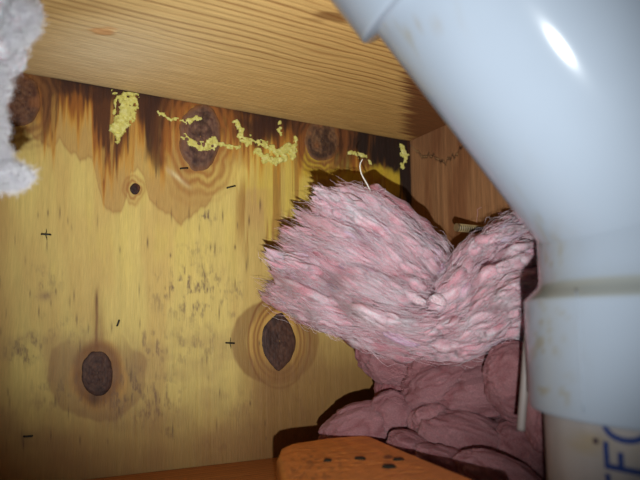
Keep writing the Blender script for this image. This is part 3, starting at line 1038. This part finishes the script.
# --- inner mass so that nothing shows through
core = Wool()
for s in np.linspace(.04, .96, 15):
    P = bundle(FAN, s)
    P = P.copy()
    P[0] = P[0] * .45 + P[1] * .55
    P[:, 2] += .014
    core.lock(bez(pxd(P), 40), .0095, DEEP * .9, int(s * 90), 18, .9, .3, .3)
for s in np.linspace(.16, .97, 11):
    P = bundle(SIDE, s).copy()
    P[:, 2] += .016
    core.lock(bez(pxd(P), 40), .0115, DEEP * .9, int(s * 70) + 200, 18, .9, .1, .3, 1.0)
core.build('batt_core', batt)


def relief(s, t):                # low clumps and clefts shared by neighbouring locks
    return (fbm(s * 10 + 3, t * 3.4, 0, 611, 2) - .5) * .060


def clump(s, t):
    return np.stack([(vn(s * 11, t * 2, 1, 612) - .5) * 10, (vn(s * 8, t * 2.5, 2, 613) - .5) * 16], -1)


def make_locks(rows, count, seed0, rad, tipjit, droot, tag_, smooth_end=False, lo=0., hi=1., colbias=None, dj=.006):
    w = Wool()
    out = []
    for q in range(count):
        s = lo + (hi - lo) * ((q * .61803) % 1.0)
        P = bundle(rows, s).copy()
        a = rng.uniform(0, .72) if rng.rand() < .74 else 0
        path = bez(P, 60)
        k0 = int(a * 50)
        k1 = min(60, k0 + int(rng.uniform(24, 52)))
        seg = path[k0:k1].copy()
        if k0 == 0:
            d = seg[0] - seg[3]
            saw = (s * 6.3 + .5 * vn(s * 5, 0, 0, 614)) % 1.0
            ext = 9 - 25 * saw - 22 * math.exp(-((s - .80) / .028) ** 2) + rng.uniform(-2.5, 2.5)
            if ext < 0:
                cut = min(int(-ext / 2.2), 13)
                seg = seg[cut:]
                tt_c = None
            else:
                seg[:8, :2] += d[:2] / (np.linalg.norm(d[:2]) + 1e-6) * ext * tipjit * np.linspace(1, 0, 8)[:, None]
        ph = rng.uniform(0, 6.28)
        tt = np.linspace(0, 1, len(seg))
        off = np.stack([np.sin(tt * rng.uniform(2, 6) + ph), np.cos(tt * rng.uniform(2, 6) + ph * 2)], -1) * rng.uniform(.6, 2.6)
        seg[:, :2] += off
        seg[:, :2] += np.stack([np.sin(tt * len(seg) * .8 + ph * 3), np.cos(tt * len(seg) * .7 + ph * 5)], -1) * rng.uniform(.3, 1.3)
        dv = seg[-1, :2] - seg[0, :2]
        dv = np.array([-dv[1], dv[0]]) / (np.linalg.norm(dv) + 1e-6)
        seg[:, :2] += dv * (tt - .5)[:, None] * rng.normal(0, 3.6)
        seg[:, 2] -= rng.uniform(0, .007) * (1 - smooth(0, .35, tt)) * (k0 > 0)
        seg[:, 2] += rng.uniform(-.5, .8) * dj - .004 * np.sin(tt * 3.1) + relief(s, np.linspace(k0, k1, len(seg)) / 60)
        seg[:, :2] += clump(s, np.linspace(k0, k1, len(seg)) / 60)
        W = pxd(bez(seg, 38))
        r = rad * (rng.uniform(.3, .6) if rng.rand() < .5 else rng.uniform(.6, 1.2))
        col = (PINK if rng.rand() < .9 else LILAC) * rng.uniform(.97, 1.03)
        w.lock(W, r, col, seed0 + q, 10, rng.uniform(.55, .9), rng.uniform(.4, .6) if k0 else .16, .55, .15)
        out.append(seg)
    return w, out


wf, pf = make_locks(FAN, 1150, 1000, .0031, 1.0, 0, 'fan')
wf.build('torn_fan', batt)['label'] = 'ragged fan of pale pink wool locks'
ws, ps = make_locks(SIDE, 520, 3000, .0037, .3, 0, 'side', dj=.005)
ws.build('folded_side', batt)['label'] = 'folded pink wool rising to the right behind the pipe'

# --- lips of the fold: rounded lilac lumps in the notch
lip = Wool()
for k, (px, py, d, ax, ay, az, cc) in enumerate(((437, 268, .408, 9, 7, 8, LILAC), (424, 252, .408, 8, 9, 8, LILAC), (409, 232, .410, 9, 7, 8, PALE), (390, 214, .408, 10, 6, 7, LILAC),
                                                 (447, 283, .402, 7, 5, 7, PALE), (418, 300, .388, 10, 5, 7, PALE), (404, 322, .386, 17, 6, 8, PALE),
                                                 (438, 300, .384, 9, 6, 6, PALE), (436, 326, .382, 17, 7, 8, PINK), (400, 338, .392, 20, 6, 7, LILAC))):
    s = d / FPX
    lip.blob(at(px, py, d), [(RT * .9 - UP * .35) * ax * s, (UP * .9 + RT * .35) * ay * s, FW * az * s], cc, 40 + k, .25, 30, 44)
lip.build('fold_lip', batt)

# --- fine fibres standing off the locks
fp, fc = [], []
for seg in pf * 7 + ps * 7:
    n = len(seg)
    if n < 12:
        continue
    k = rng.randint(0, n - 10)
    ln = rng.randint(6, 14)
    sub = seg[k:k + ln]
    if len(sub) < 5:
        continue
    sub = bez(sub, 7).copy()
    sub[:, :2] += rng.normal(0, 4.5, 2)
    sub[:, :2] += np.cumsum(rng.normal(0, 1.5, (7, 2)), 0)
    sub[:, 2] += rng.uniform(-.0065, -.0005) + np.cumsum(rng.normal(0, .0004, 7))
    fp.append(pxd(sub))
    t = rng.rand()
    fc.append(PALE if t < .5 else np.array([.9, .8, .84]) if t < .75 else PINK)
fibres('loose_fibres', batt, fp, .00011, M_FIBRE, np.array(fc))
# ragged fringe on the torn edge
fp, fc = [], []
for q in range(160):
    s = rng.rand()
    P = bez(bundle(FAN, s), 60)[:16].copy()
    d = P[0] - P[4]
    sub = bez(P[:12], 7).copy()
    sub[:, :2] += d[:2] * rng.uniform(-1.2, .35) + rng.normal(0, 3.0, 2) + np.cumsum(rng.normal(0, 1.5, (7, 2)), 0)[::-1]
    sub[:, 2] += rng.uniform(-.004, .004)
    fp.append(pxd(sub))
    fc.append(PALE if rng.rand() < .6 else PINK)
fibres('torn_fringe', batt, fp, .00013, M_FIBRE, np.array(fc))
curl = bez(pxd([(371, 192, .405), (367, 184, .398), (361.5, 174, .392), (360, 165, .390), (362.5, 159, .390)]), 18)
tube_obj('curled_fibre', curl, .00042, material('white_fibre', .5, .3, attr=False, base=(.85, .8, .7)), batt, 8, list(np.linspace(1.25, .55, 18)))['label'] = 'single white curled strand'

PINK_SHADE, DEEP_SHADE = np.array([.42, .205, .215]), np.array([.38, .16, .17])  # darkened pinks, the weak light low down put into the colour
# --- lower batt, smooth folds, under the torn one, its shade put into the colours
low = thing('insulation_batt', tuple(float(q) for q in (on_level(440, 470, 0.0))), 'smoother pink batt slumped in folds beneath the torn one', 'insulation')


def blobs(specs, seed, name, parent, lab=None, wr=1.0, rough=.2):
    w = Wool()
    for k, (px, py, d, ax, ay, az, rot, cc) in enumerate(specs):
        s = d / FPX
        a = math.radians(rot)
        e = RT * math.cos(a) + UP * math.sin(a)
        g = -RT * math.sin(a) + UP * math.cos(a)
        w.blob(at(px, py, d), [e * ax * s, g * ay * s, FW * az * s], cc, seed + k, rough, 84, 130, wr)
    o = w.build(name, parent)
    if lab:
        o['label'] = lab
    return o


blobs(((404, 360, .436, 46, 30, 26, -14, PINK_SHADE), (384, 350, .436, 30, 28, 22, -34, PINK_SHADE), (470, 362, .420, 66, 34, 34, 8, PINK_SHADE), (400, 388, .436, 24, 28, 20, -50, DEEP_SHADE * 1.08)), 700, 'upper_fold', low, None, .5, .12)
blobs(((492, 390, .402, 62, 27, 34, 6, PINK_SHADE), (438, 384, .410, 40, 24, 28, 24, PINK_SHADE * .94), (516, 380, .374, 34, 40, 26, 6, PINK_SHADE)), 720, 'middle_fold', low, None, .5, .12)
blobs(((470, 448, .388, 60, 34, 34, -22, PINK_SHADE), (520, 455, .385, 40, 38, 34, -35, PINK_SHADE), (436, 428, .396, 30, 26, 28, -40, PINK_SHADE * 1.1), (452, 470, .362, 46, 20, 26, -24, PINK_SHADE),
       (500, 480, .350, 50, 26, 26, -24, PINK_SHADE), (412, 448, .374, 28, 14, 22, -24, PINK_SHADE), (536, 410, .345, 14, 44, 18, 4, PINK_SHADE)), 740, 'lower_fold', low, None, .55, .12)
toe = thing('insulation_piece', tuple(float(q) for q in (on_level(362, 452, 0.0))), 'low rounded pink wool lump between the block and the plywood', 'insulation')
blobs(((362, 430, .410, 44, 26, 26, 16, PINK_SHADE * 1.05), (392, 422, .410, 28, 30, 24, 0, PINK_SHADE)), 760, 'wool_body', toe, None, .5, .1)
fp, fc = [], []
for q in range(1500):
    py = rng.uniform(350, 475)
    px = rng.uniform(392 + max(0, (py - 420) * .5), 540)
    d = .392 + .03 * (1 - (py - 345) / 130) + rng.uniform(-.012, .02)
    a = rng.uniform(-.9, .4)
    t = np.linspace(-1, 1, 7)
    L = rng.uniform(4, 14)
    cv = rng.uniform(-4, 4)
    sub = np.stack([px + L * t * math.cos(a) + cv * t * t * math.sin(a), py - L * t * math.sin(a) + cv * t * t * math.cos(a), np.full(7, d)], -1)
    fp.append(pxd(sub))
    fc.append(PINK_SHADE * rng.uniform(1., 1.9))
fibres('loose_fibres', low, fp, .00008, M_FIBRE, np.array(fc))

# --- pale tuft hanging close to the lens at the upper left
tuft = thing('insulation_tuft', tuple(float(q) for q in at(-20, -120, .262)), 'white fluffy wool tuft hanging at the left edge, close up', 'insulation')
WHT = np.array([.93, .90, .95])
w = Wool()
spec = ((-14, -90, 34, 60, .262), (0, -30, 34, 46, .258), (4, 14, 32, 36, .255), (-6, 50, 28, 32, .253), (-14, 88, 22, 34, .253), (-16, 128, 22, 34, .252), (-10, 165, 22, 26, .252),
        (8, 176, 22, 12, .250), (-30, 60, 30, 90, .258), (20, 22, 18, 22, .252), (-26, 150, 26, 46, .256))
for k, (px, py, ax, ay, d) in enumerate(spec):
    s = d / FPX
    w.blob(at(px, py, d), [RT * ax * s, UP * ay * s, FW * min(ax, 26) * s], WHT, 900 + k, .26, 60, 90, 1.0)
w.build('wool_body', tuft, M_WOOL, False)
fp, fc = [], []
for q in range(9000):
    k = rng.randint(len(spec))
    px, py, ax, ay, d = spec[k]
    a = rng.uniform(0, 6.283)
    ex, ey = px + ax * math.cos(a) * rng.uniform(.5, 1.05), py + ay * math.sin(a) * rng.uniform(.5, 1.05)
    b = a + rng.uniform(-1.6, 1.6)
    L = rng.uniform(4, 13)
    t = np.linspace(-1, 1, 7)
    cv = rng.uniform(-5, 5)
    sub = np.stack([ex + L * t * math.cos(b) - cv * t * t * math.sin(b), ey + L * t * math.sin(b) + cv * t * t * math.cos(b), d - rng.uniform(-.004, .012) + 0 * t], -1)
    fp.append(pxd(sub))
    fc.append(WHT * rng.uniform(.85, 1.15))
fibres('loose_fibres', tuft, fp, .00012, M_FIBRE, np.clip(np.array(fc), 0, .95))


# ================================================================ threaded bolt from the right board
M_THREAD = material('dark_root_thread', .45, .5)


def build_bolt():
    pw = on_right(494, 231)
    r0 = .0031
    root = thing('threaded_bolt', (float(pw[0]), float(pw[1]), float(pw[2])), 'threaded bolt end poking out of the right board above the wool', 'bolt')
    # length along -x so that its end shows at px 459
    L = .004
    while plan((pw - np.array([L, 0, 0]))[None])[0][0] > 457.5 and L < .08:
        L += .0005
    p = pw - np.array([L, 0, 0])
    n, turns = 20, (L - .002) / .0021
    N = int(turns * 16)
    # threaded shaft: radius follows a helix
    xs = np.linspace(0, 1, N)
    th = np.linspace(0, 2 * np.pi, n, endpoint=False)
    V = np.zeros((N, n, 3))
    for i, x in enumerate(xs):
        pos = p[0] + .0008 + (L + .004) * x
        ph = (pos - p[0]) / .0021 * 2 * np.pi
        rr = r0 * .52 + r0 * .48 * (0.5 + .5 * np.cos(ph - th)) ** 1.5
        V[i] = np.stack([np.full(n, pos), p[1] + rr * np.cos(th), p[2] + rr * np.sin(th)], -1)
    rad = np.hypot(V[..., 1] - p[1], V[..., 2] - p[2])
    c = mixc(np.ones(V.shape) * np.array([.5, .36, .17]), np.array([.02, .014, .01]), smooth(r0 * .97, r0 * .75, rad))  # thread roots coloured darker than the crests
    o = mesh_np('threaded_shaft', V.reshape(-1, 3), ringfaces(N, n), M_THREAD, None, c.reshape(-1, 3))
    adopt(o, root)
    bm = bmesh.new()
    bmesh.ops.create_cone(bm, cap_ends=True, segments=28, radius1=r0 * .98, radius2=r0 * .98, depth=.0022,
                          matrix=Matrix.Translation((p[0], p[1], p[2])) @ Matrix.Rotation(math.pi / 2, 4, 'Y'))
    bmesh.ops.bevel(bm, geom=[e for e in bm.edges if len(e.link_faces) == 2 and e.calc_face_angle(0) > 1], offset=.0004, segments=2, affect='EDGES')
    adopt(mesh_bm('bolt_end', bm, M_BRASS), root)


build_bolt()

# ---------------------------------------------------------------- pale plastic strip hanging beside the pipe
pts = bez(pxd([(532, 300, .300), (528, 340, .300), (525, 380, .300), (522.5, 410, .300), (521, 430, .300)]), 24)
strip = tube_obj('plastic_strip', pts, .0021, M_STRIP, None, 12, [1] * 24)
tag(strip, 'thin pale plastic strip hanging between pipe and wool', 'plastic strip')
